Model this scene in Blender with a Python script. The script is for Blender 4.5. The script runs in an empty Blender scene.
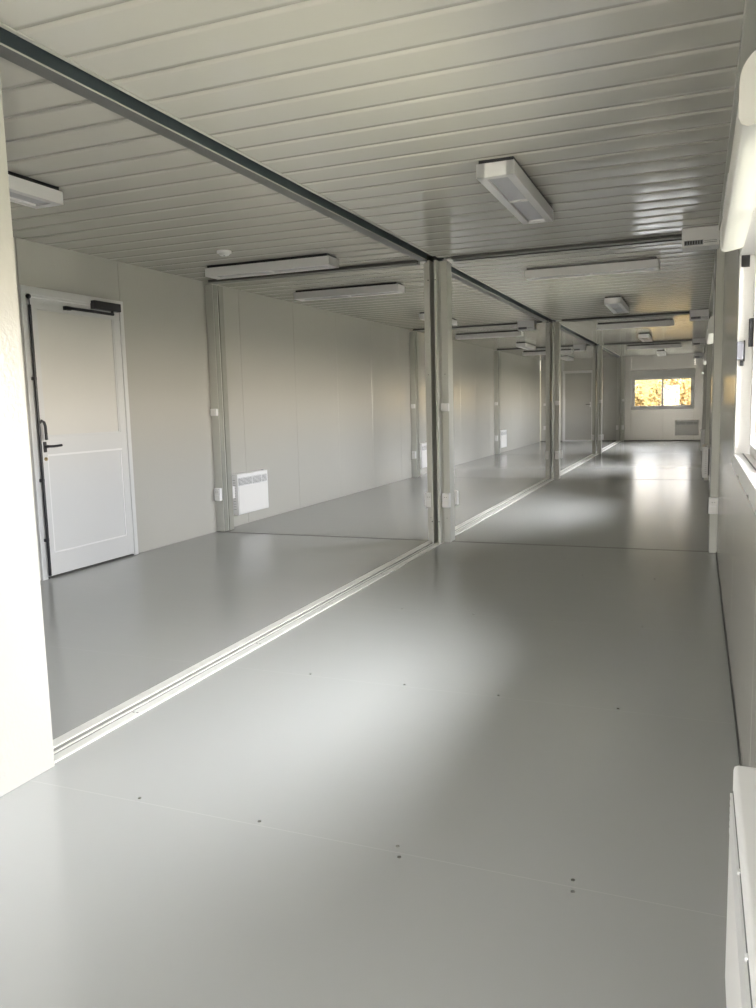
import bpy, bmesh, math, random
from mathutils import Vector, Matrix, noise
random.seed(7)
S = bpy.context.scene
COL = S.collection
PI = math.pi

# ------------------------------------------------------------------ layout
H = 2.5
XL, XR = -4.555, 0.164           # inner wall faces
YF = 25.05                       # far wall
L = 6.06
J = [6.87, 12.93, 18.99]         # frame joints across the rooms
YB = -1.9                        # wall behind the photographer
XG = -2.150                      # gap between the two rows of units

# ------------------------------------------------------------------ materials
def mat(name, col, rough=.5, metal=0, spec=.5, bump=None, coat=0, var=0, vscale=3, rvar=0):
    m = bpy.data.materials.new(name); m.use_nodes = True
    nt = m.node_tree; N = nt.nodes; K = nt.links
    b = N['Principled BSDF']
    b.inputs['Base Color'].default_value = (*col, 1)
    b.inputs['Roughness'].default_value = rough
    b.inputs['Metallic'].default_value = metal
    b.inputs['Specular IOR Level'].default_value = spec
    if coat:
        b.inputs['Coat Weight'].default_value = coat
        b.inputs['Coat Roughness'].default_value = .15
    tc = N.new('ShaderNodeTexCoord')
    if var or rvar:
        n = N.new('ShaderNodeTexNoise'); n.inputs['Scale'].default_value = vscale
        n.inputs['Detail'].default_value = 5
        K.new(tc.outputs['Object'], n.inputs['Vector'])
        if var:
            r = N.new('ShaderNodeMapRange'); r.inputs[3].default_value = 1-var; r.inputs[4].default_value = 1+var
            K.new(n.outputs['Fac'], r.inputs[0])
            mx = N.new('ShaderNodeVectorMath'); mx.operation = 'SCALE'
            mx.inputs[0].default_value = col
            K.new(r.outputs[0], mx.inputs['Scale']); K.new(mx.outputs[0], b.inputs['Base Color'])
        if rvar:
            r = N.new('ShaderNodeMapRange'); r.inputs[3].default_value = rough-rvar; r.inputs[4].default_value = rough+rvar
            K.new(n.outputs['Fac'], r.inputs[0]); K.new(r.outputs[0], b.inputs['Roughness'])
    if bump:
        prev = None
        for (sc, strength, dist, kind) in bump:
            mp = N.new('ShaderNodeMapping'); mp.inputs['Scale'].default_value = sc
            K.new(tc.outputs['Object'], mp.inputs['Vector'])
            t = N.new('ShaderNodeTexNoise'); t.inputs['Scale'].default_value = 1
            t.inputs['Detail'].default_value = 2
            K.new(mp.outputs[0], t.inputs['Vector'])
            bu = N.new('ShaderNodeBump'); bu.inputs['Strength'].default_value = strength
            bu.inputs['Distance'].default_value = dist
            K.new(t.outputs['Fac'], bu.inputs['Height'])
            if prev: K.new(prev.outputs[0], bu.inputs['Normal'])
            prev = bu
        K.new(prev.outputs[0], b.inputs['Normal'])
    return m

M = {}
M['ceiling'] = mat('painted steel ceiling', (.53, .518, .475), .11, spec=.65, bump=[((1.2, 7, 1), .10, .004, 0)])
M['wall'] = mat('embossed wall steel', (.46, .45, .415), .17, spec=.95,
                bump=[((75, 75, 75), .55, .0018, 0), ((9, 9, .6), .2, .003, 0)])
M['floor'] = mat('grey vinyl floor', (.345, .347, .342), .19, spec=.6,
                 bump=[((1.3, 7, 1), .22, .003, 0), ((60, 60, 60), .05, .0006, 0)])
M['post'] = mat('post paint', (.50, .50, .46), .38, spec=.5, bump=[((40, 40, 3), .1, .001, 0)])
M['galv'] = mat('galvanised rail', (.10, .125, .14), .4, metal=.6, var=.15, vscale=9)
M['rail2'] = mat('lower rail', (.12, .125, .125), .36, metal=.4, var=.15, vscale=5)
M['rail'] = mat('grey rail', (.21, .215, .205), .38, metal=.3, var=.1, vscale=6)
M['strip'] = mat('threshold aluminium', (.80, .79, .75), .33, metal=.25, var=.10, vscale=14)
M['stripd'] = mat('threshold gap dirt', (.30, .29, .27), .6, var=.3, vscale=30)
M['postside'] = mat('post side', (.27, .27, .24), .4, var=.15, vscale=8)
M['dark'] = mat('dark joint', (.06, .06, .055), .6)
M['pvc'] = mat('white plastic', (.76, .75, .74), .35, spec=.5)
M['white'] = mat('white enamel', (.78, .775, .78), .32, spec=.5)
M['lamp'] = mat('fixture enamel', (.76, .75, .76), .38)
M['diff'] = mat('fixture diffuser', (.50, .50, .54), .3)
M['black'] = mat('black plastic', (.012, .012, .016), .35)
M['grey'] = mat('grey plastic', (.36, .37, .40), .45)
M['grille'] = mat('grille grey', (.16, .165, .17), .45)
M['chrome'] = mat('steel screw', (.55, .55, .55), .25, metal=1)
M['brass'] = mat('lock brass', (.45, .36, .2), .3, metal=1)
M['doorskin'] = mat('door leaf', (.62, .605, .575), .36, bump=[((14, 14, 2), .08, .002, 0)])
M['doorwhite'] = mat('door white', (.62, .62, .62), .36)
M['darkdoor'] = mat('dull door leaf', (.42, .41, .38), .45)
M['ground'] = mat('gravel and grass', (.30, .29, .22), .9, var=.3, vscale=2)
M['bank'] = mat('autumn bank', (.050, .034, .012), .9, spec=.05, var=.5, vscale=5, bump=[((8, 8, 8), 1, .1, 0)])
M['bark'] = mat('bark', (.16, .11, .07), .9)
M['lockgrey'] = mat('lock grey', (.12, .12, .14), .45)
M['boxwhite'] = mat('shutter box cream', (.68, .675, .65), .4)
M['label'] = mat('label grey', (.25, .25, .28), .6)

def leafmat(name, c1, c2):
    m = bpy.data.materials.new(name); m.use_nodes = True
    nt = m.node_tree; N = nt.nodes; K = nt.links; b = N['Principled BSDF']
    b.inputs['Roughness'].default_value = .7; b.inputs['Specular IOR Level'].default_value = .08
    tc = N.new('ShaderNodeTexCoord'); n = N.new('ShaderNodeTexNoise'); n.inputs['Scale'].default_value = 6
    r = N.new('ShaderNodeValToRGB')
    r.color_ramp.elements[0].position = .38; r.color_ramp.elements[0].color = (*c1, 1)
    r.color_ramp.elements[1].position = .62; r.color_ramp.elements[1].color = (*c2, 1)
    K.new(tc.outputs['Object'], n.inputs['Vector']); K.new(n.outputs['Fac'], r.inputs[0]); K.new(r.outputs[0], b.inputs['Base Color'])
    return m
M['leaf'] = leafmat('autumn leaves', (.055, .030, .009), (.12, .092, .036))

# window glass: clear sheet that mirrors at grazing angles
g = bpy.data.materials.new('window glass'); g.use_nodes = True
nt = g.node_tree; nt.nodes.clear()
o_ = nt.nodes.new('ShaderNodeOutputMaterial'); mx = nt.nodes.new('ShaderNodeMixShader')
tr = nt.nodes.new('ShaderNodeBsdfTransparent'); gl = nt.nodes.new('ShaderNodeBsdfGlossy'); fr = nt.nodes.new('ShaderNodeFresnel')
gl.inputs['Roughness'].default_value = .02; fr.inputs['IOR'].default_value = 1.3
nt.links.new(fr.outputs[0], mx.inputs[0]); nt.links.new(tr.outputs[0], mx.inputs[1]); nt.links.new(gl.outputs[0], mx.inputs[2])
nt.links.new(mx.outputs[0], o_.inputs[0])
M['glass'] = g

# ------------------------------------------------------------------ mesh helpers
def box(bm, x0, x1, y0, y1, z0, z1, bev=0, seg=2):
    if x0 > x1: x0, x1 = x1, x0
    if y0 > y1: y0, y1 = y1, y0
    if z0 > z1: z0, z1 = z1, z0
    t = bmesh.new()
    v = [t.verts.new(p) for p in ((x0,y0,z0),(x1,y0,z0),(x1,y1,z0),(x0,y1,z0),(x0,y0,z1),(x1,y0,z1),(x1,y1,z1),(x0,y1,z1))]
    for f in ((0,3,2,1),(4,5,6,7),(0,1,5,4),(1,2,6,5),(2,3,7,6),(3,0,4,7)): t.faces.new([v[i] for i in f])
    if bev:
        bmesh.ops.bevel(t, geom=t.edges[:], offset=bev, segments=seg, affect='EDGES', profile=.5)
    me = bpy.data.meshes.new('t'); t.to_mesh(me); t.free(); bm.from_mesh(me); bpy.data.meshes.remove(me)

def cyl(bm, p0, p1, r, n=16, r2=None):
    p0, p1 = Vector(p0), Vector(p1); d = p1-p0
    mtx = Matrix.Translation((p0+p1)/2) @ d.to_track_quat('Z', 'Y').to_matrix().to_4x4()
    bmesh.ops.create_cone(bm, cap_ends=True, segments=n, radius1=r, radius2=r if r2 is None else r2, depth=d.length, matrix=mtx)

def tube(bm, pts, r, n=8):
    pts = [Vector(p) for p in pts]; rings = []
    for i, p in enumerate(pts):
        d = (pts[min(i+1, len(pts)-1)]-pts[max(i-1, 0)]).normalized()
        q = d.to_track_quat('Z', 'Y')
        rings.append([bm.verts.new(p + q @ Vector((r*math.cos(2*PI*k/n), r*math.sin(2*PI*k/n), 0))) for k in range(n)])
    for a, b in zip(rings, rings[1:]):
        for k in range(n): bm.faces.new((a[k], a[(k+1)%n], b[(k+1)%n], b[k]))
    bm.faces.new(rings[0][::-1]); bm.faces.new(rings[-1])

def prism(bm, prof, x0, x1):
    """closed profile of (y, z) points run along x"""
    a = [bm.verts.new((x0, y, z)) for y, z in prof]; b = [bm.verts.new((x1, y, z)) for y, z in prof]
    n = len(prof)
    for i in range(n): bm.faces.new((a[i], a[(i+1)%n], b[(i+1)%n], b[i]))
    bm.faces.new(a[::-1]); bm.faces.new(b)

def obj(name, bm, m, parent=None, smooth=None):
    bmesh.ops.recalc_face_normals(bm, faces=bm.faces[:])
    me = bpy.data.meshes.new(name)
    if smooth:
        for f in bm.faces: f.smooth = True
        for e in bm.edges:
            if len(e.link_faces) == 2 and e.calc_face_angle(0) > smooth: e.smooth = False
    bm.to_mesh(me); bm.free(); me.materials.append(M[m])
    o = bpy.data.objects.new(name, me); COL.objects.link(o)
    if parent: o.parent = parent
    return o

def B(*boxes, bev=0):
    bm = bmesh.new()
    for b in boxes: box(bm, *b, bev=bev)
    return bm

def tag(o, label=None, cat=None, group=None, kind=None):
    if label: o['label'] = label
    if cat: o['category'] = cat
    if group: o['group'] = group
    if kind: o['kind'] = kind
    return o

def thing(name, loc, rz=0, label=None, cat=None, group=None, kind=None):
    o = bpy.data.objects.new(name, None); COL.objects.link(o)
    o.empty_display_size = .1
    o.location = loc; o.rotation_euler = (0, 0, rz)
    return tag(o, label, cat, group, kind)

def copy_tree(o, loc=None, rz=None, label=None, parent=None):
    c = o.copy(); COL.objects.link(c)
    if parent: c.parent = parent
    if loc is not None: c.location = loc
    if rz is not None: c.rotation_euler = (0, 0, rz)
    if label: c['label'] = label
    for ch in [k for k in o.children]: copy_tree(ch, parent=c)
    return c

def struct(name, bm, m, label=None, smooth=None):
    return tag(obj(name, bm, m, smooth=smooth), label, kind='structure')

def A(deg): return math.radians(deg)
RIGHT, LEFTW, FAR = -PI/2, PI/2, 0          # rotations that put local -y into the room

# ------------------------------------------------------------------ shell
bm = bmesh.new()
ys = [YB] + J + [YF]
for a, b in zip(ys, ys[1:]):
    e0 = .015 if a in J else 0; e1 = .015 if b in J else 0
    box(bm, XL-.06, -2.256, a+e0, b-e1, -.05, 0)
    box(bm, -2.106, XR+.06, a+e0, b-e1, -.05, 0)
fl = struct('floor', bm, 'floor')
# sheet seams worked into the floor material
nt = M['floor'].node_tree; N = nt.nodes; K = nt.links; bs = N['Principled BSDF']
tc = N.new('ShaderNodeTexCoord'); sp = N.new('ShaderNodeSeparateXYZ'); K.new(tc.outputs['Object'], sp.inputs[0])
def mth(op, a, b=None):
    m = N.new('ShaderNodeMath'); m.operation = op
    for i, v in enumerate((a, b)):
        if v is None: continue
        if isinstance(v, (int, float)): m.inputs[i].default_value = v
        else: K.new(v, m.inputs[i])
    return m.outputs[0]
y_ = mth('ADD', sp.outputs['Y'], -1.945 + 1.25*10)
fy = mth('ABSOLUTE', mth('SUBTRACT', mth('MODULO', y_, 1.25), 0.0))
ed = mth('MINIMUM', fy, mth('SUBTRACT', 1.25, fy))
ln = mth('LESS_THAN', ed, .0016)
mc = N.new('ShaderNodeMix'); mc.data_type = 'RGBA'
K.new(mth('MULTIPLY', ln, .20), mc.inputs['Factor']); mc.inputs['A'].default_value = bs.inputs['Base Color'].default_value; mc.inputs['B'].default_value = (.55, .55, .52, 1)
K.new(mc.outputs['Result'], bs.inputs['Base Color'])

def planks(bm, x0, x1, y0, y1, off, pitch=.2285):
    k = math.floor((y0-off)/pitch)
    prof = []
    y = off + k*pitch
    gw, gd, sag = .0055, .010, .0012
    while y < y1:
        a, b = max(y, y0), min(y+pitch, y1)
        if b-a > .02:
            seg = []
            if a == y: seg.append((a+.0005, H+gd))
            for i in range(9):
                t = i/8; yy = a+gw + (b-a-2*gw)*t
                seg.append((yy, H - sag*(4*t*(1-t))))
            if b == y+pitch: seg.append((b-.0005, H+gd))
            prof += seg
        y += pitch
    a = [bm.verts.new((x0, q, z)) for q, z in prof]; b = [bm.verts.new((x1, q, z)) for q, z in prof]
    for i in range(len(prof)-1):
        bm.faces.new((a[i], b[i], b[i+1], a[i+1]))
ce = bmesh.new()
for a, b in zip(ys, ys[1:]):
    planks(ce, -2.125, .115, a+.04, b-.04, 2.18)
    planks(ce, XL, -2.275, a+.04, b-.04, 2.071)
for f in ce.faces: f.smooth = True
for e in ce.edges:
    if len(e.link_faces) == 2 and e.calc_face_angle(0) > A(20): e.smooth = False
c_ = obj('ceiling', ce, 'ceiling')
if c_.data.polygons[0].normal.z > 0: c_.data.flip_normals()
tag(c_, kind='structure')
struct('ceiling', B((XL-.06, XR+.06, YB-.06, YF+.06, H+.06, H+.12)), 'dark').name = 'ceiling_slab'

# walls: panels with fine vertical seams, dark skin behind
SK = .05
def wall_run(name, along, inner, out, segs):
    """along 'y' (wall of constant x) or 'x'; segs = (a, b, z0, z1)"""
    bm = bmesh.new()
    for a, b, z0, z1 in segs:
        if along == 'y': box(bm, inner, out, a+.0015, b-.0015, z0, z1, bev=.0015, seg=1)
        else: box(bm, a+.0015, b-.0015, inner, out, z0, z1, bev=.0015, seg=1)
    return struct(name, bm, 'wall')

def seams(a, b, cuts):
    c = [a] + [k for k in cuts if a < k < b] + [b]
    return list(zip(c, c[1:]))
cutsL = [1.2, 2.4, 3.6] + [7.5+1.23*i for i in range(5)] + [13.56+1.23*i for i in range(5)] + [19.6+1.23*i for i in range(5)]
DY0, DY1, DZ = 4.50, 5.605, 2.167
segs = [(a, b, 0, H+.03) for a, b in seams(YB, DY0+.01, cutsL)] + [(DY0+.01, DY1-.01, DZ-.01, H+.03)] + [(a, b, 0, H+.03) for a, b in seams(DY1-.01, YF, cutsL)]
wall_run('wall_left', 'y', XL, XL-SK, segs)
# right wall with a window in every unit
WZ0, WZ1 = .92, 2.07
WINY = [(1.98, 3.93), (8.04, 9.99), (14.10, 16.05), (20.16, 22.11)]
cutsR = [-.6, .7, 2.452, 5.1, 6.3, 7.4, 10.9, 12.0, 13.5, 17.0, 18.1, 19.5, 23.1]
edges = sorted([YB, YF] + [v for w in WINY for v in w])
segs = []
for i in range(0, len(edges), 2):
    segs += [(a, b, 0, H+.03) for a, b in seams(edges[i], edges[i+1], cutsR)]
for a, b in WINY:
    segs += [(p, q, 0, WZ0+.01) for p, q in seams(a, b, cutsR)] + [(a, b, WZ1-.01, H+.03)]
wall_run('wall_right', 'y', XR, XR+SK, segs)
FW = (-1.865, -.095)
D2 = (-3.87, -2.93)
segs = [(XL, -4.1, 0, H+.03), (-4.1, D2[0]+.01, 0, H+.03), (D2[0]+.01, D2[1]-.01, 2.13, H+.03), (D2[1]-.01, XG, 0, H+.03), (XG, FW[0]+.01, 0, H+.03),
        (FW[0]+.01, -.95, 0, WZ0+.01), (-.95, FW[1]-.01, 0, WZ0+.01), (FW[0]+.01, FW[1]-.01, WZ1-.01, H+.03), (FW[1]-.01, XR, 0, H+.03)]
wall_run('wall_far', 'x', YF, YF+SK, segs)
# wall behind the photographer, with an opening on the right row for the added doorway
BD = (-2.06, -.98)
segs = [(XL, BD[0], 0, H+.03), (BD[0], BD[1], 2.1, H+.03), (BD[1], XR, 0, H+.03)]
wall_run('wall_near', 'x', YB, YB-SK, segs)
# short run of wall left standing between the two rows, beside the camera
bm = bmesh.new()
box(bm, -2.088, -2.27, YB, .85, 0, H, bev=.002, seg=1); box(bm, -2.088, -2.27, .853, 2.06, 0, H, bev=.002, seg=1)
struct('wall_divider', bm, 'wall')

# ------------------------------------------------------------------ rails, joints, threshold strips
spans = [(2.06, J[0]-.17), (J[0]+.17, J[1]-.17), (J[1]+.17, J[2]-.17), (J[2]+.17, YF-.15)]
for i, (a, b) in enumerate(spans):
    struct('trim_%d' % (i+1), B((-2.268, -2.190, a, b, 2.470, 2.60), (-2.282, -2.252, a, b, 2.490, 2.60)), 'rail2')          # lower rail, left row
    struct('trim_%d' % (i+11), B((-2.1895, -2.1865, a, b, 2.474, 2.60), (-2.1895, -2.138, a, b, 2.56, 2.60)), 'galv')       # web seen in the gap
    struct('trim_%d' % (i+21), B((-2.138, -2.120, a, b, 2.4955, 2.60), (-2.190, -2.1855, a, b, 2.4675, 2.4725)), 'post')       # painted lip, and a thin pale strip along the lower rail edge
    # floor threshold
    bm = B((-2.256, -2.203, a-.02, b+.12, -.05, .007), (-2.150, -2.106, a-.02, b+.12, -.05, .007), bev=.002)
    box(bm, -2.176, -2.166, a-.02, b+.12, -.05, .005)
    struct('trim_%d' % (i+31), bm, 'strip')
    struct('trim_%d' % (i+41), B((-2.203, -2.150, a-.02, b+.12, -.05, .0015)), 'strip' if i == 9 else 'stripd')
for i, y in enumerate(J):
    bm = B((-2.0, .085, y-.060, y-.010, 2.472, 2.60), (-2.0, .085, y+.010, y+.070, 2.472, 2.60),
           (XL+.09, -2.33, y-.060, y-.010, 2.472, 2.60), (XL+.09, -2.33, y+.010, y+.070, 2.472, 2.60))
    struct('trim_%d' % (i+51), bm, 'rail')
    struct('trim_%d' % (i+61), B((-2.01, .085, y-.010, y+.010, 2.49, 2.60), (XL+.09, -2.33, y-.010, y+.010, 2.49, 2.60)), 'dark')
    bm = B((-2.1, XR, y-.0145, y+.0145, -.05, .001), (XL, -2.26, y-.0145, y+.0145, -.05, .001))
    struct('trim_%d' % (i+71), bm, 'dark')
    bm = B((-2.0, .085, y-.066, y-.0605, 2.478, 2.60), (XL+.09, -2.30, y-.066, y-.0605, 2.478, 2.60), (-2.0, .085, y-.012, y+.010, 2.466, 2.4718))
    struct('trim_%d' % (i+81), bm, 'dark')
bm = bmesh.new()
for a, b in zip(ys, ys[1:]): box(bm, .112, XR, a+.18, b-.18, 2.462, 2.56, bev=.003)
struct('trim_91', bm, 'post')
struct('baseboard_right', B((XR-.006, XR, YB, YF, 0, .012)), 'dark')
struct('baseboard_left', B((XL, XL+.004, YB, DY0, 0, .006), (XL, XL+.004, DY1, YF, 0, .006)), 'stripd')
struct('baseboard_far', B((XL, D2[0], YF-.006, YF, 0, .02), (D2[1], XR, YF-.006, YF, 0, .02)), 'dark')

# ------------------------------------------------------------------ steel columns
NTH = ['nearest', 'second', 'third', 'farthest']
def col_center(y, side, label):
    """side +1: half standing in the right row, -1: half in the left row; local origin at the row gap"""
    t = thing('steel_column', (XG, y, 0), 0, label, 'column')
    s = side
    end = y > 24
    y0, y1 = (-.14, 0) if end else (-.06, .085)
    obj('column_casing', B((s*.046, s*.106, y0, y1, 0, 2.468), bev=.003), 'post', t)
    obj('corner_flange', B((s*.020, s*.042, y0-.10, y1-.02, .002, 2.466), (s*.040, s*.048, y0-.015, y1-.01, .003, 2.465), bev=.002), 'post', t)
    bm = bmesh.new()
    for z in (.20, 2.30): cyl(bm, (s*.031, y0-.1035, z), (s*.031, y0-.098, z), .006, 10)
    for z in (.22, 1.5): cyl(bm, (s*.076, y0-.003, z), (s*.076, y0+.002, z), .004, 8)
    obj('bolt', bm, 'dark', t)
    return t
for i, y in enumerate(J + [YF]):
    w = ['nearest frame joint', 'second frame joint from the camera', 'third frame joint from the camera', 'far end wall'][i]
    col_center(y, 1, 'grey steel column at the %s, right half of the central pair' % w)
    col_center(y, -1, 'grey steel column at the %s, left half of the central pair' % w)
    if i < 3:
        t = thing('steel_column', (XL, y, 0), 0, 'grey steel column against the long left wall at the %s' % w, 'column')
        obj('column_casing', B((0, .086, .01, .19, 0, 2.468), bev=.003), 'post', t)
        obj('corner_flange', B((.085, .090, .016, .085, .002, 2.466), (.085, .096, .10, .184, .002, 2.466), bev=.002), 'postside', t)
        t = thing('steel_column', (XR, y, 0), 0, 'narrow grey steel column on the right window wall at the %s' % w, 'column')
        obj('column_casing', B((-.056, 0, -.055, .16, 0, 2.468), bev=.004), 'post', t)
        obj('corner_flange', B((-.062, -.056, -.03, .03, .002, 2.466), bev=.002), 'rail', t)

# ------------------------------------------------------------------ sockets and switches
def make_socket(n=1):
    t = thing('wall_socket', (0, 0, 0), 0, 'x', 'socket')
    obj('socket_box', B((-.035, .035, -.042, 0, -.065, .065), bev=.006), 'white', t)
    bm = bmesh.new(); cyl(bm, (0, -.048, .028), (0, -.040, .028), .027, 20)
    c = obj('outlet', bm, 'pvc', t, smooth=A(40))
    bm = bmesh.new()
    for dx in (-.009, .009): cyl(bm, (dx, -.0495, .028), (dx, -.047, .028), .003, 8)
    obj('contact_hole', bm, 'dark', c)
    obj('cover_flap', B((-.028, .028, -.046, -.041, -.058, -.006), bev=.002), 'pvc', t)
    return t
def make_switch():
    t = thing('light_switch', (0, 0, 0), 0, 'x', 'switch')
    obj('switch_box', B((-.036, .036, -.035, 0, -.036, .036), bev=.006), 'white', t)
    obj('rocker', B((-.022, .022, -.041, -.034, -.024, .024), bev=.004), 'pvc', t)
    return t
sk0, sw0 = make_socket(), make_switch(); used = set()
def put(src, loc, rz, label):
    if src.name not in used:
        used.add(src.name); src.location = loc; src.rotation_euler = (0, 0, rz); src['label'] = label; return src
    return copy_tree(src, loc, rz, label)
for i, y in enumerate(J):
    w = ['nearest', 'second', 'third'][i]
    yf, yb = y-.06, y+.085
    put(sk0, (XG+.078, yf, .385), 0, 'white socket low on the front of the %s central column, right half' % w)
    put(sk0, (XG+.098, yb, .385), PI, 'white socket on the back of the %s central column, peeping past its right edge' % w)
    put(sk0, (XG-.082, yf, .385), 0, 'white socket low on the front of the %s central column, left half' % w)
    put(sw0, (XG+.078, yf, 1.21), 0, 'square white light switch on the %s central column, right half' % w)
    put(sk0, (XL+.046, y+.01, .385), 0, 'white socket low on the front of the %s left wall column' % w)
    put(sk0, (XL+.060, y+.19, .385), PI, 'white socket on the back of the %s left wall column' % w)
    put(sw0, (XL+.046, y+.01, 1.215), 0, 'square white light switch on the %s left wall column' % w)
    put(sk0, (XR-.034, y-.055, .385), 0, 'socket low on the %s right wall column' % w)
put(sk0, (XG+.08, YF-.14, .41), 0, 'white socket on the central column against the far wall, right half')
put(sk0, (XG-.08, YF-.14, .41), 0, 'white socket on the central column against the far wall, left half')
put(sw0, (XG+.08, YF-.14, 1.22), 0, 'small white light switch on the column at the far end wall')
put(sk0, (XL+.14, YF, .42), 0, 'white socket in the far left corner beside the far door')
put(sw0, (XL+.14, YF, 1.14), 0, 'white light switch in the far left corner above a socket')

# ------------------------------------------------------------------ ceiling lights
def make_light(Ln=1.205):
    t = thing('ceiling_light', (0, 0, H), 0, 'x', 'light')
    w, h = .10, .071
    bm = bmesh.new()
    z0, z1 = -.022-h, -.022
    # rim and side walls around two recessed trays
    box(bm, -w, -w+.045, -Ln/2, Ln/2, z0, z1, bev=.0015); box(bm, w-.045, w, -Ln/2, Ln/2, z0, z1, bev=.0015)
    box(bm, -w+.001, w-.001, -Ln/2, -Ln/2+.05, z0, z1, bev=.0015); box(bm, -w+.001, w-.001, Ln/2-.05, Ln/2, z0, z1, bev=.0015)
    box(bm, -w+.04, w-.04, -.008, .008, z0+.002, z1, bev=.001)
    box(bm, -w+.01, w-.01, -Ln/2+.01, Ln/2-.01, z0+.03, z1-.002)
    obj('housing', bm, 'lamp', t)
    obj('diffuser', B((-w+.044, w-.044, -Ln/2+.049, -.007, z0+.012, z0+.029)), 'diff', t)
    obj('diffuser', B((-w+.044, w-.044, .007, Ln/2-.049, z0+.012, z0+.029)), 'diff', t)
    obj('shadow_spacer', B((-w+.008, w-.008, -Ln/2+.02, Ln/2-.02, z1-.002, .0005)), 'black', t)  # spacer coloured black to paint the shadow line between housing and ceiling
    return t
lt = make_light()
LIGHTS = [(-1.005, 4.845, 0, 'long white ceiling light nearest the camera, running lengthwise in the right row'),
          (-.955, 7.85, 90, 'white ceiling light set crosswise just past the nearest joint, right row'),
          (-1.0, 10.95, 0, 'white ceiling light running lengthwise in the second right bay'),
          (-.985, 13.93, 90, 'crosswise ceiling light just past the second joint, right row'),
          (-1.0, 17.0, 0, 'lengthwise ceiling light amid the yellow reflection in the third right bay'),
          (-.985, 19.98, 90, 'crosswise ceiling light just past the third joint, right row'),
          (-.95, 23.2, 0, 'lengthwise ceiling light closest to the far window'),
          (-3.445, 3.08, 0, 'ceiling light at left edge of photo above the white door'),
          (-3.455, 6.24, 90, 'crosswise ceiling light beside the smoke detector in the left row'),
          (-3.49, 7.98, 90, 'crosswise ceiling light just behind the nearest joint, left row'),
          (-3.49, 11.2, 0, 'lengthwise ceiling light in the second left bay, half hidden by the central column'),
          (-3.52, 14.3, 90, 'crosswise ceiling light seen between the central columns, left row'),
          (-3.52, 17.68, 0, 'lengthwise ceiling light seen between the central columns in the third left bay'),
          (-3.52, 20.35, 90, 'crosswise ceiling light in the last left bay in front of the far door'),
          (-3.52, 23.6, 0, 'lengthwise ceiling light in the last left bay above the far door')]
for x, y, r, lab in LIGHTS:
    put(lt, (x, y, H), A(r), lab); 

# smoke detector
bm = bmesh.new(); cyl(bm, (0, 0, 0), (0, 0, -.018), .058, 28); cyl(bm, (0, 0, -.018), (0, 0, -.036), .05, 28, .034)
t = thing('smoke_detector', (-3.55, 5.66, H), 0, 'small round white smoke detector on the left ceiling beside a crosswise light', 'smoke detector')
obj('detector_body', bm, 'white', t, smooth=A(35))
bm = bmesh.new(); cyl(bm, (0, 0, -.036), (0, 0, -.039), .008, 10); obj('test_button', bm, 'grille', t)

# ------------------------------------------------------------------ distribution boxes under the ceiling
def make_dbox():
    t = thing('distribution_box', (0, 0, 0), 0, 'x', 'fuse box')
    W, D, Z = .262, .20, .140
    obj('enclosure', B((0, W, 0, D, -Z, 0), bev=.004), 'lamp', t)
    obj('ceiling_bracket', B((.02, W-.02, .02, D-.02, -.004, .002)), 'grey', t)
    obj('cover_rim', B((.006, W-.006, -.008, 0, -Z+.004, -Z+.052), (.004, W-.004, -.012, -.004, -Z+.0, -Z+.010), (.004, W-.004, -.012, -.004, -Z+.044, -Z+.052), bev=.002), 'white', t)
    f = obj('breaker_row', B((.018, .150, -.011, -.006, -Z+.010, -Z+.044)), 'label', t)
    bm = bmesh.new()
    for k in range(7): box(bm, .024+k*.018, .034+k*.018, -.017, -.010, -Z+.014, -Z+.040)
    obj('toggle', bm, 'black', f)
    obj('blank_strip', B((.156, W-.018, -.011, -.006, -Z+.022, -Z+.026), (.156, W-.018, -.011, -.006, -Z+.034, -Z+.037)), 'grille', t)
    bm = bmesh.new(); box(bm, W, W+.012, .05, .08, -.13, -.10, bev=.002); obj('cable_gland', bm, 'black', t)
    return t
db = make_dbox()
for i, y in enumerate([6.60, 12.66, 18.72, 24.80]):
    put(db, (-.14, y, H-.0004), 0, ['white fuse box with dark breaker strip under the ceiling, nearest the camera', 'white fuse box under the ceiling at the second joint, right row', 'white fuse box under the ceiling at the third joint, right row', 'white fuse box under the ceiling against the far end wall'][i])
put(db, (-2.66, 12.66, H-.0004), 0, 'pale fuse box under the left ceiling, left of the second central column')
put(db, (-2.66, 18.72, H-.0004), 0, 'small pale fuse box under the left ceiling, left of the third central column')

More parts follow.
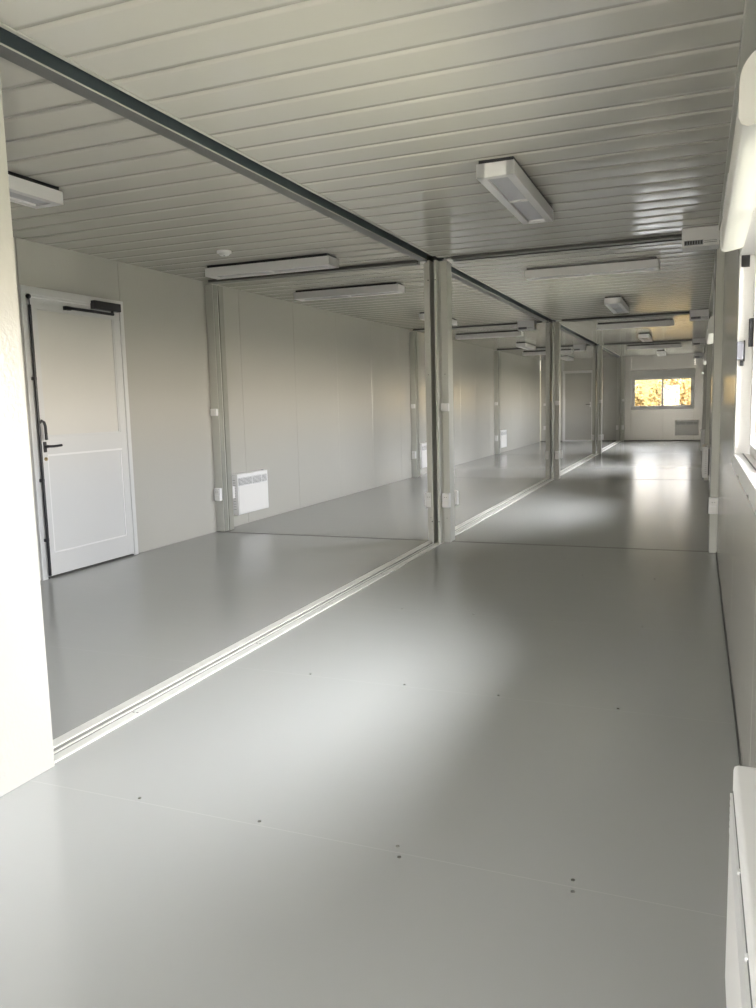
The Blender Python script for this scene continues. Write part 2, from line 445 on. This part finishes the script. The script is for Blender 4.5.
# ------------------------------------------------------------------ convector heaters
def make_heater(W=.63):
    t = thing('convector_heater', (0, 0, 0), 0, 'x', 'heater')
    h = .43
    prof = [(-.018, 0), (-.080, 0), (-.086, .003), (-.088, .010), (-.088, h-.010), (-.086, h-.003), (-.080, h), (-.018, h)]
    bm = bmesh.new(); prism(bm, prof, 0, W)
    obj('heater_body', bm, 'white', t, smooth=A(50))
    obj('front_panel', B((.014, W-.014, -.0925, -.086, .012, h-.130), bev=.002), 'pvc', t)
    gr = obj('outlet_grille', B((.020, W-.020, -.0895, -.0875, h-.122, h-.042)), 'grille', t)
    bm = bmesh.new()
    for k in range(6): box(bm, .022, W-.022, -.0935, -.0885, h-.119+k*.0135, h-.1125+k*.0135)
    obj('louvre', bm, 'white', gr)
    bm = bmesh.new()
    bm.free()
    for u in (.46, .78): obj('grille_bar', B((u*W-.005, u*W+.005, -.0925, -.0885, h-.124, h-.040)), 'white', t)
    bm = bmesh.new()
    for sx in (-.0015, W-.0005):
        for k in range(12): box(bm, sx, sx+.002, -.060, -.03, .06+k*.028, .064+k*.028)
    obj('side_vent', bm, 'grille', t)
    obj('wall_bracket', B((.02, W-.02, -.019, 0, .03, h-.03)), 'black', t)
    bm = bmesh.new(); cyl(bm, (W-.04, -.05, h-.001), (W-.04, -.05, h+.006), .013, 18); obj('control_knob', bm, 'grey', t, smooth=A(40))
    return t
ht = make_heater()
# left wall: local x -> +y ; right wall: local x -> -y ; far wall: local x -> +x
put(ht, (XL, 7.17, .13), LEFTW, 'white convector heater on the left wall behind the nearest column, grey grille on top')
put(ht, (XL, 13.22, .13), LEFTW, 'white convector heater in the third left bay, hidden mostly behind the central column')
put(ht, (XL, 19.28, .13), LEFTW, 'small distant white heater on the left wall seen between the central columns')
put(ht, (XR, 1.545, .13), RIGHT, 'white convector heater in the bottom right corner, closest to the camera')
put(ht, (XR, 12.55, .13), RIGHT, 'heater seen end-on on the right wall before the second joint')
put(ht, (XR, 18.6, .13), RIGHT, 'distant heater seen end-on on the right wall before the third joint')
put(ht, (-.605, YF, .16), FAR, 'white convector heater on the far wall beneath the right part of the window')

# ------------------------------------------------------------------ windows
def make_window(name, W, loc, rz, handed=1):
    """local x along wall 0..W, inside towards -y, z from sill"""
    t = thing(name, loc, rz, kind='structure')
    Hh = WZ1-WZ0; BX = .24                          # shutter box hides the top
    fw = .065; top = Hh-BX+.01
    bm = bmesh.new()
    y0, y1 = -.010, .075
    box(bm, 0, fw, y0, y1, 0, Hh-.01, bev=.003); box(bm, W-fw, W, y0, y1, 0, Hh-.01, bev=.003)
    box(bm, .004, W-.004, y0-.003, y1, 0, fw, bev=.003); box(bm, .004, W-.004, y0, .09, top, Hh-.01)
    # reveal to the outside
    box(bm, fw-.012, fw+.002, y1-.004, .105, fw-.01, top); box(bm, W-fw-.002, W-fw+.012, y1-.004, .105, fw-.01, top)
    box(bm, fw-.012, W-fw+.012, y1-.004, .108, fw-.014, fw-.004)
    f = obj('window_frame', bm, 'pvc', t)
    bm = bmesh.new()
    for u in (.03, W-.03, .36*W, .68*W): cyl(bm, (u, y0-.014, .02), (u, y0-.008, .02), .006, 10)
    for u in (.0,): pass
    obj('screw', bm, 'chrome', f)
    # two sliding sashes
    mid = W/2; st = .045
    for k, (a, b, yy) in enumerate([(fw, mid+.025, .062), (mid-.025, W-fw, .087)]):
        bm = bmesh.new(); z0, z1 = fw, top
        box(bm, a, a+st, yy-.011, yy+.011, z0, z1, bev=.003); box(bm, b-st, b, yy-.011, yy+.011, z0, z1, bev=.003)
        box(bm, a+.002, b-.002, yy-.011, yy+.011, z0, z0+st, bev=.003); box(bm, a+.002, b-.002, yy-.011, yy+.011, z1-st, z1, bev=.003)
        s = obj('sash', bm, 'white', t)
        obj('pane', B((a+st-.004, b-st+.004, yy-.002, yy+.002, z0+st-.004, z1-st+.004)), 'glass', s)
        u = a+.022 if k == 0 else b-.022
        obj('latch', B((u-.012, u+.012, yy-.030, yy-.010, .53, .65), bev=.003), 'black', s)
    obj('track_seal', B((fw, W-fw, .024, .027, fw-.003, fw+.004), (fw-.006, fw+.001, -.004, .03, top-.05, top)), 'black', t)
    return t
for i, (a, b) in enumerate(WINY):
    w = make_window('window_%d' % (i+1), b-a, (XR, b, WZ0), RIGHT)      # local x=0 at the far jamb
    lk = obj('shutter_lock', B((.066, .084, -.012, .014, .475, .555), bev=.003), 'lockgrey', w)
    obj('lock_bolt', B((.066, .080, .014, .020, .470, .560), (.066, .078, .002, .016, .45, .474)), 'black', lk)
w5 = make_window('window_5', FW[1]-FW[0], (FW[0], YF, WZ0), FAR)
w5_band = None

def make_shutterbox(W, depth=.082, name='roller_shutter_box', label='x', hh=.24):
    t = thing(name, (0, 0, 0), 0, label, 'shutter box')
    r = .075 if depth > .05 else .02
    r = min(r, depth-.001)
    prof = [(0, 0), (-depth+.018, -.010), (-depth+.006, -.004), (-depth, .010), (-depth, hh-r)]
    for k in range(1, 9):
        a = k/8*PI/2; prof.append((-depth+r-r*math.cos(a), hh-r+r*math.sin(a)))
    prof.append((0, hh))
    bm = bmesh.new(); prism(bm, prof, .006, W-.006)
    obj('casing', bm, 'boxwhite', t, smooth=A(40))
    cap = [(y*1.03-.001 if y < -.001 else 0, (z-hh/2)*1.03+hh/2) for y, z in prof]
    for a, b in ((0, .007), (W-.007, W)):
        bm = bmesh.new(); prism(bm, cap, a, b); obj('end_cap', bm, 'boxwhite', t, smooth=A(40))
    bm = bmesh.new()
    if depth > .05:
        for k in range(12): box(bm, .25+k*.05, .278+k*.05, -depth-.002, -depth+.004, .078, .090)
        obj('air_slot', bm, 'white', t)
    return t
sb = make_shutterbox(1.62, hh=.155)
for i, (a, b) in enumerate(WINY):
    put(sb, (XR-.0105, b-.33, WZ1-.24), RIGHT, 'rounded white roller shutter box over the %s window of the right wall' % NTH[i])
t = make_shutterbox(FW[1]-FW[0], depth=.035, label='flat white roller shutter box over the far end window')
t.location = (FW[0], YF-.013, WZ1-.24+.01)

# power cables running down to the shutter boxes from the fuse boxes
for i in range(1, 4):
    bm = bmesh.new(); y = J[i-1]
    tube(bm, [(.118, y+.35, 2.462), (.125, y+.45, 2.42), (.112, y+.62, 2.33), (.125, y+.85, 2.22), (.115, y+1.02, 2.13), (.118, y+1.545, 1.99)], .008)
    tag(obj('power_cable', bm, 'white', smooth=A(60)), 'thin pale cable dropping to the %s roller shutter box' % NTH[i], 'cable')

# ------------------------------------------------------------------ doors
W = DY1-DY0
d = thing('door_1', (XL, DY0, 0), LEFTW, kind='structure')
obj('door_frame', B((0, .052, -.022, .03, 0, DZ), (W-.046, W, -.022, .03, 0, DZ), (.001, W-.001, -.0215, .03, DZ-.055, DZ), bev=.003), 'doorwhite', d)
obj('frame_bead', B((W-.058, W-.045, -.012, .02, 0, DZ-.05), (.05, W-.07, -.014, .02, DZ-.072, DZ-.054), bev=.002), 'doorwhite', d)
a, b = .056, W-.060
leaf = bmesh.new()
z1 = DZ-.075
box(leaf, a, a+.085, -.016, .03, .016, z1, bev=.003); box(leaf, b-.066, b, -.016, .03, .016, z1, bev=.003)
box(leaf, a+.08, b-.06, -.0155, .03, .016, .185, bev=.003); box(leaf, a+.08, b-.06, -.0155, .03, .935, 1.075, bev=.003)
box(leaf, a+.08, b-.06, -.0155, .03, z1-.085, z1, bev=.003)
obj('leaf_frame', leaf, 'doorwhite', d)
p = obj('upper_panel', B((a+.07, b-.055, -.004, .02, 1.06, z1-.07)), 'doorskin', d)
obj('panel_bead', B((b-.080, b-.065, -.012, 0, 1.075, z1-.085), (a+.084, a+.094, -.010, 0, 1.075, z1-.085), (a+.085, b-.066, -.010, 0, 1.073, 1.083)), 'doorwhite', p)
p = obj('lower_panel', B((a+.07, b-.055, -.006, .02, .17, .95)), 'doorwhite', d)
obj('panel_bead', B((b-.078, b-.065, -.012, 0, .185, .935), (a+.084, a+.096, -.012, 0, .185, .935), (a+.085, b-.066, -.019, 0, .924, .938), (a+.085, b-.066, -.012, 0, .184, .194)), 'white', p)
obj('threshold', B((.05, W-.06, -.02, .05, 0, .012)), 'dark', d)
# lock rod with its lever
bm = bmesh.new(); x = .048
cyl(bm, (x, -.045, .03), (x, -.045, 2.03), .0115, 12)
rod = obj('lock_rod', bm, 'black', d, smooth=A(40))
bm = bmesh.new(); cyl(bm, (x, -.045, 2.03), (x, -.045, 2.085), .004, 8); bmesh.ops.create_icosphere(bm, subdivisions=2, radius=.019, matrix=Matrix.Translation((x, -.04, 2.09)))
for z in (.3, .75, 1.5): box(bm, x-.014, x+.014, -.05, -.014, z-.012, z+.012, bev=.002)
obj('rod_guide', bm, 'black', rod)
bm = bmesh.new(); tube(bm, [(x, -.05, 1.175), (x+.015, -.062, 1.192), (x+.030, -.068, 1.180), (x+.038, -.070, 1.15), (x+.040, -.070, 1.05)], .011, 10)
obj('rod_lever', bm, 'black', rod, smooth=A(50))
bm = bmesh.new(); cyl(bm, (x, -.045, .005), (x, -.045, .032), .004, 8); obj('rod_tip', bm, 'chrome', rod)
bm = B((.105, .135, -.024, -.014, .955, 1.035), bev=.004); cyl(bm, (.12, -.05, 1.0), (.12, -.02, 1.0), .011, 12)
hd = obj('door_handle', bm, 'black', d)
bm = bmesh.new(); tube(bm, [(.12, -.05, 1.0), (.16, -.055, .998), (.20, -.055, .999), (.255, -.052, 1.002)], .0095, 10); obj('lever', bm, 'black', hd, smooth=A(50))
bm = bmesh.new(); cyl(bm, (.12, -.026, .905), (.12, -.012, .905), .014, 14); obj('lock_cylinder', bm, 'brass', d)
obj('key_slot', B((.118, .122, -.0275, -.024, .896, .914)), 'black', d)
# closer
cl = obj('door_closer', B((.715, 1.03, -.062, -.014, 2.068, 2.135), bev=.005), 'black', d)
bm = bmesh.new(); tube(bm, [(.94, -.05, 2.043), (.68, -.07, 2.041), (.44, -.042, 2.045)], .012, 8); cyl(bm, (.93, -.05, 2.04), (.93, -.05, 2.075), .012, 10)
box(bm, .41, .47, -.046, -.014, 2.029, 2.059, bev=.003)
obj('closer_arm', bm, 'black', cl)

W2 = D2[1]-D2[0]
d = thing('door_2', (D2[0], YF, 0), FAR, kind='structure')
obj('door_frame', B((0, .075, -.022, .03, 0, 2.145), (W2-.075, W2, -.022, .03, 0, 2.145), (.001, W2-.001, -.0215, .03, 2.07, 2.145), (.01, W2-.01, -.03, .03, 0, .045), bev=.003), 'pvc', d)
obj('leaf', B((.075, W2-.075, -.004, .03, .045, 2.07), bev=.002), 'darkdoor', d)
bm = B((W2-.125, W2-.10, -.016, -.003, 1.03, 1.19), bev=.003)
hd = obj('door_handle', bm, 'pvc', d)
bm = bmesh.new(); tube(bm, [(W2-.112, -.03, 1.12), (W2-.17, -.05, 1.12), (W2-.24, -.05, 1.12)], .010, 8); obj('lever', bm, 'black', hd)

# assumed glazed doorway, unseen, added as a daylight source for the foreground
d = thing('added_door', (BD[1], YB, 0), PI, kind='structure'); W3 = BD[1]-BD[0]
obj('door_frame', B((0, .06, -.02, .06, 0, 2.1), (W3-.06, W3, -.02, .06, 0, 2.1), (.06, W3-.06, -.02, .06, 2.04, 2.1), bev=.003), 'pvc', d)
obj('pane', B((.06, W3-.06, .02, .024, 0, 2.04)), 'glass', d)

# ------------------------------------------------------------------ screws in floor and strip
bm = bmesh.new(); cyl(bm, (0, 0, 0), (0, 0, .0012), .0055, 14); bmesh.ops.create_cone(bm, cap_ends=True, segments=10, radius1=.004, radius2=.001, depth=.0008, matrix=Matrix.Translation((0, 0, .0015)))
s0 = tag(obj('floor_screw', bm, 'chrome'), 'tiny steel screw head sunk in the grey floor along a board seam', 'screw', 'screws along the floor seams')
first = True
for y in (1.945, 3.195, 4.445, 5.695):
    for x in (-1.64, -1.19, -.745, -.27):
        for dy in (-.02, .03) if (y < 2 and x > -1) else (.02,):
            c = s0 if first else s0.copy()
            if not first: COL.objects.link(c)
            first = False; c.location = (x+random.uniform(-.02, .02), y+dy, 0)
bm = B((-.012, -.003, -.004, .004, 0, .0012), (.006, .015, -.004, .004, 0, .0012))
bolt0 = tag(obj('strip_screw', bm, 'stripd'), 'small dark screw pair on the pale threshold strip', 'screw', 'screws on the threshold strip')
for k, y in enumerate((2.55, 3.55, 4.45, 5.35, 6.2)):
    c = bolt0 if k == 0 else bolt0.copy()
    if k: COL.objects.link(c)
    c.location = (-2.132, y, .007)

# ------------------------------------------------------------------ outside
struct('ground', B((-30, 40, -20, 60, -.45, -.35)), 'ground')
def bank(x0, x1, y0, y1, axis):
    bm = bmesh.new(); n = 40; vs = []
    for i in range(n+1):
        row = []
        for j in range(n+1):
            x = x0+(x1-x0)*i/n; y = y0+(y1-y0)*j/n
            t = (j if axis == 'y' else i)/n
            z = -.4 + 2.85*min(1, t*4)**.8 + noise.noise(Vector((x*.5, y*.5, 0)))*.25*min(1, t*6)
            row.append(bm.verts.new((x, y, z)))
        vs.append(row)
    for i in range(n):
        for j in range(n): bm.faces.new((vs[i][j], vs[i+1][j], vs[i+1][j+1], vs[i][j+1]))
    return bm
struct('hillside', bank(-18, 16, 31.5, 40, 'y'), 'bank')

def make_shrub(seed, R=.86, n=5200):
    rnd = random.Random(seed)
    t = thing('autumn_shrub', (0, 0, 0), 0, 'x', 'shrub')
    bm = bmesh.new()
    for k in range(7):
        a = k*2*PI/7; e = Vector((math.cos(a)*R*.6, math.sin(a)*R*.6, R*1.3))
        tube(bm, [(0, 0, -.1), e*.4+Vector((0, 0, .2)), e], .035, 6)
    obj('branches', bm, 'bark', t)
    bm = bmesh.new()
    for k in range(n):
        v = Vector((rnd.gauss(0, 1), rnd.gauss(0, 1), rnd.gauss(0, 1))).normalized()*R*rnd.uniform(.55, 1)
        v.z = v.z*.95 + R*1.0
        if v.z < .05: v.z = .05+rnd.random()*.3
        q = Vector((rnd.gauss(0, 1), rnd.gauss(0, 1), rnd.gauss(0, 1))).to_track_quat('Z', 'Y'); s = rnd.uniform(.035, .07)
        bm.faces.new([bm.verts.new(v+q @ Vector(p)) for p in ((-s, 0, 0), (0, -s*.5, 0), (s, 0, 0), (0, s*.5, 0))])
    me = bpy.data.meshes.new('foliage'); bm.to_mesh(me); bm.free(); me.materials.append(M['leaf'])
    o = bpy.data.objects.new('foliage', me); COL.objects.link(o); o.parent = t
    return t
sh = make_shrub(3)
spots = [(-4.35, 29.6, 'first from the left'), (-2.55, 29.9, 'second from the left'), (-.85, 29.7, 'third from the left'), (1.05, 29.9, 'fourth from the left'), (2.85, 29.6, 'fifth from the left')]
for k, (x, y, w) in enumerate(spots):
    c = put(sh, (x, y, -.37), k*1.3, 'golden autumn shrub outside the far window, %s' % w); c.scale = (1, 1, 1.47)

# ------------------------------------------------------------------ light
W_ = bpy.data.worlds.new('daylight'); S.world = W_; W_.use_nodes = True
wt = W_.node_tree; bg = wt.nodes['Background']
# overcast sky, brightest where the sun sits behind the cloud on the window side
tc = wt.nodes.new('ShaderNodeTexCoord'); dp = wt.nodes.new('ShaderNodeVectorMath'); dp.operation = 'DOT_PRODUCT'
dp.inputs[1].default_value = Vector((.50, -.42, .60)).normalized()
wt.links.new(tc.outputs['Generated'], dp.inputs[0])
cr = wt.nodes.new('ShaderNodeMapRange'); cr.interpolation_type = 'SMOOTHSTEP'
cr.inputs[1].default_value = -.5; cr.inputs[2].default_value = 1.0; cr.inputs[3].default_value = 7; cr.inputs[4].default_value = 42
wt.links.new(dp.outputs['Value'], cr.inputs[0]); wt.links.new(cr.outputs[0], bg.inputs[1])
sx = wt.nodes.new('ShaderNodeSeparateXYZ'); wt.links.new(tc.outputs['Generated'], sx.inputs[0])
hz = wt.nodes.new('ShaderNodeMapRange'); hz.inputs[1].default_value = .03; hz.inputs[2].default_value = .12
wt.links.new(sx.outputs['Z'], hz.inputs[0])
cm = wt.nodes.new('ShaderNodeMix'); cm.data_type = 'RGBA'; cm.inputs['A'].default_value = (1.0, .91, .76, 1); cm.inputs['B'].default_value = (.965, .98, 1.0, 1)
wt.links.new(hz.outputs[0], cm.inputs['Factor']); wt.links.new(cm.outputs['Result'], bg.inputs[0])
sun = bpy.data.lights.new('sun', 'SUN'); sun.energy = 9; sun.angle = A(2); sun.color = (1, .93, .80)
so = bpy.data.objects.new('sun', sun); COL.objects.link(so); so.rotation_euler = (A(48), 0, A(-22))
so.location = (-10, -10, 12)
def portal(loc, rot, sx, sy):
    l = bpy.data.lights.new('daylight_opening', 'AREA'); l.shape = 'RECTANGLE'; l.size = sx; l.size_y = sy
    l.cycles.is_portal = True
    o = bpy.data.objects.new('daylight_opening', l); COL.objects.link(o); o.location = loc; o.rotation_euler = rot
for a, b in WINY: portal((XR+.12, (a+b)/2, 1.40), (0, A(90), 0), .95, b-a)
portal(((FW[0]+FW[1])/2, YF+.12, 1.40), (A(-90), 0, 0), 1.75, .95)
portal(((BD[0]+BD[1])/2, YB-.09, 1.05), (A(90), 0, 0), 1.15, 2.1)

# ------------------------------------------------------------------ camera
R = Vector((.928542, .370349, -.025539)); U = Vector((-.021809, .123098, .992155)); F = Vector((-.370587, .9207, -.122379))
cd = bpy.data.cameras.new('camera'); cam = bpy.data.objects.new('camera', cd); COL.objects.link(cam)
cam.matrix_world = Matrix(((R.x, U.x, -F.x, 0), (R.y, U.y, -F.y, 0), (R.z, U.z, -F.z, 1.23821), (0, 0, 0, 1)))
cd.sensor_fit = 'HORIZONTAL'; cd.sensor_width = 36; cd.lens = 795.891*36/756; cd.clip_start = .02; cd.clip_end = 200
S.camera = cam
S.view_settings.view_transform = 'Standard'; S.view_settings.look = 'None'
S.view_settings.gamma = 1; S.view_settings.use_curve_mapping = False
S.view_settings.exposure = .52
S.cycles.max_bounces = 16; S.cycles.diffuse_bounces = 10; S.cycles.glossy_bounces = 8; S.cycles.transparent_max_bounces = 16
S.cycles.sample_clamp_indirect = 6; S.cycles.use_denoising = True
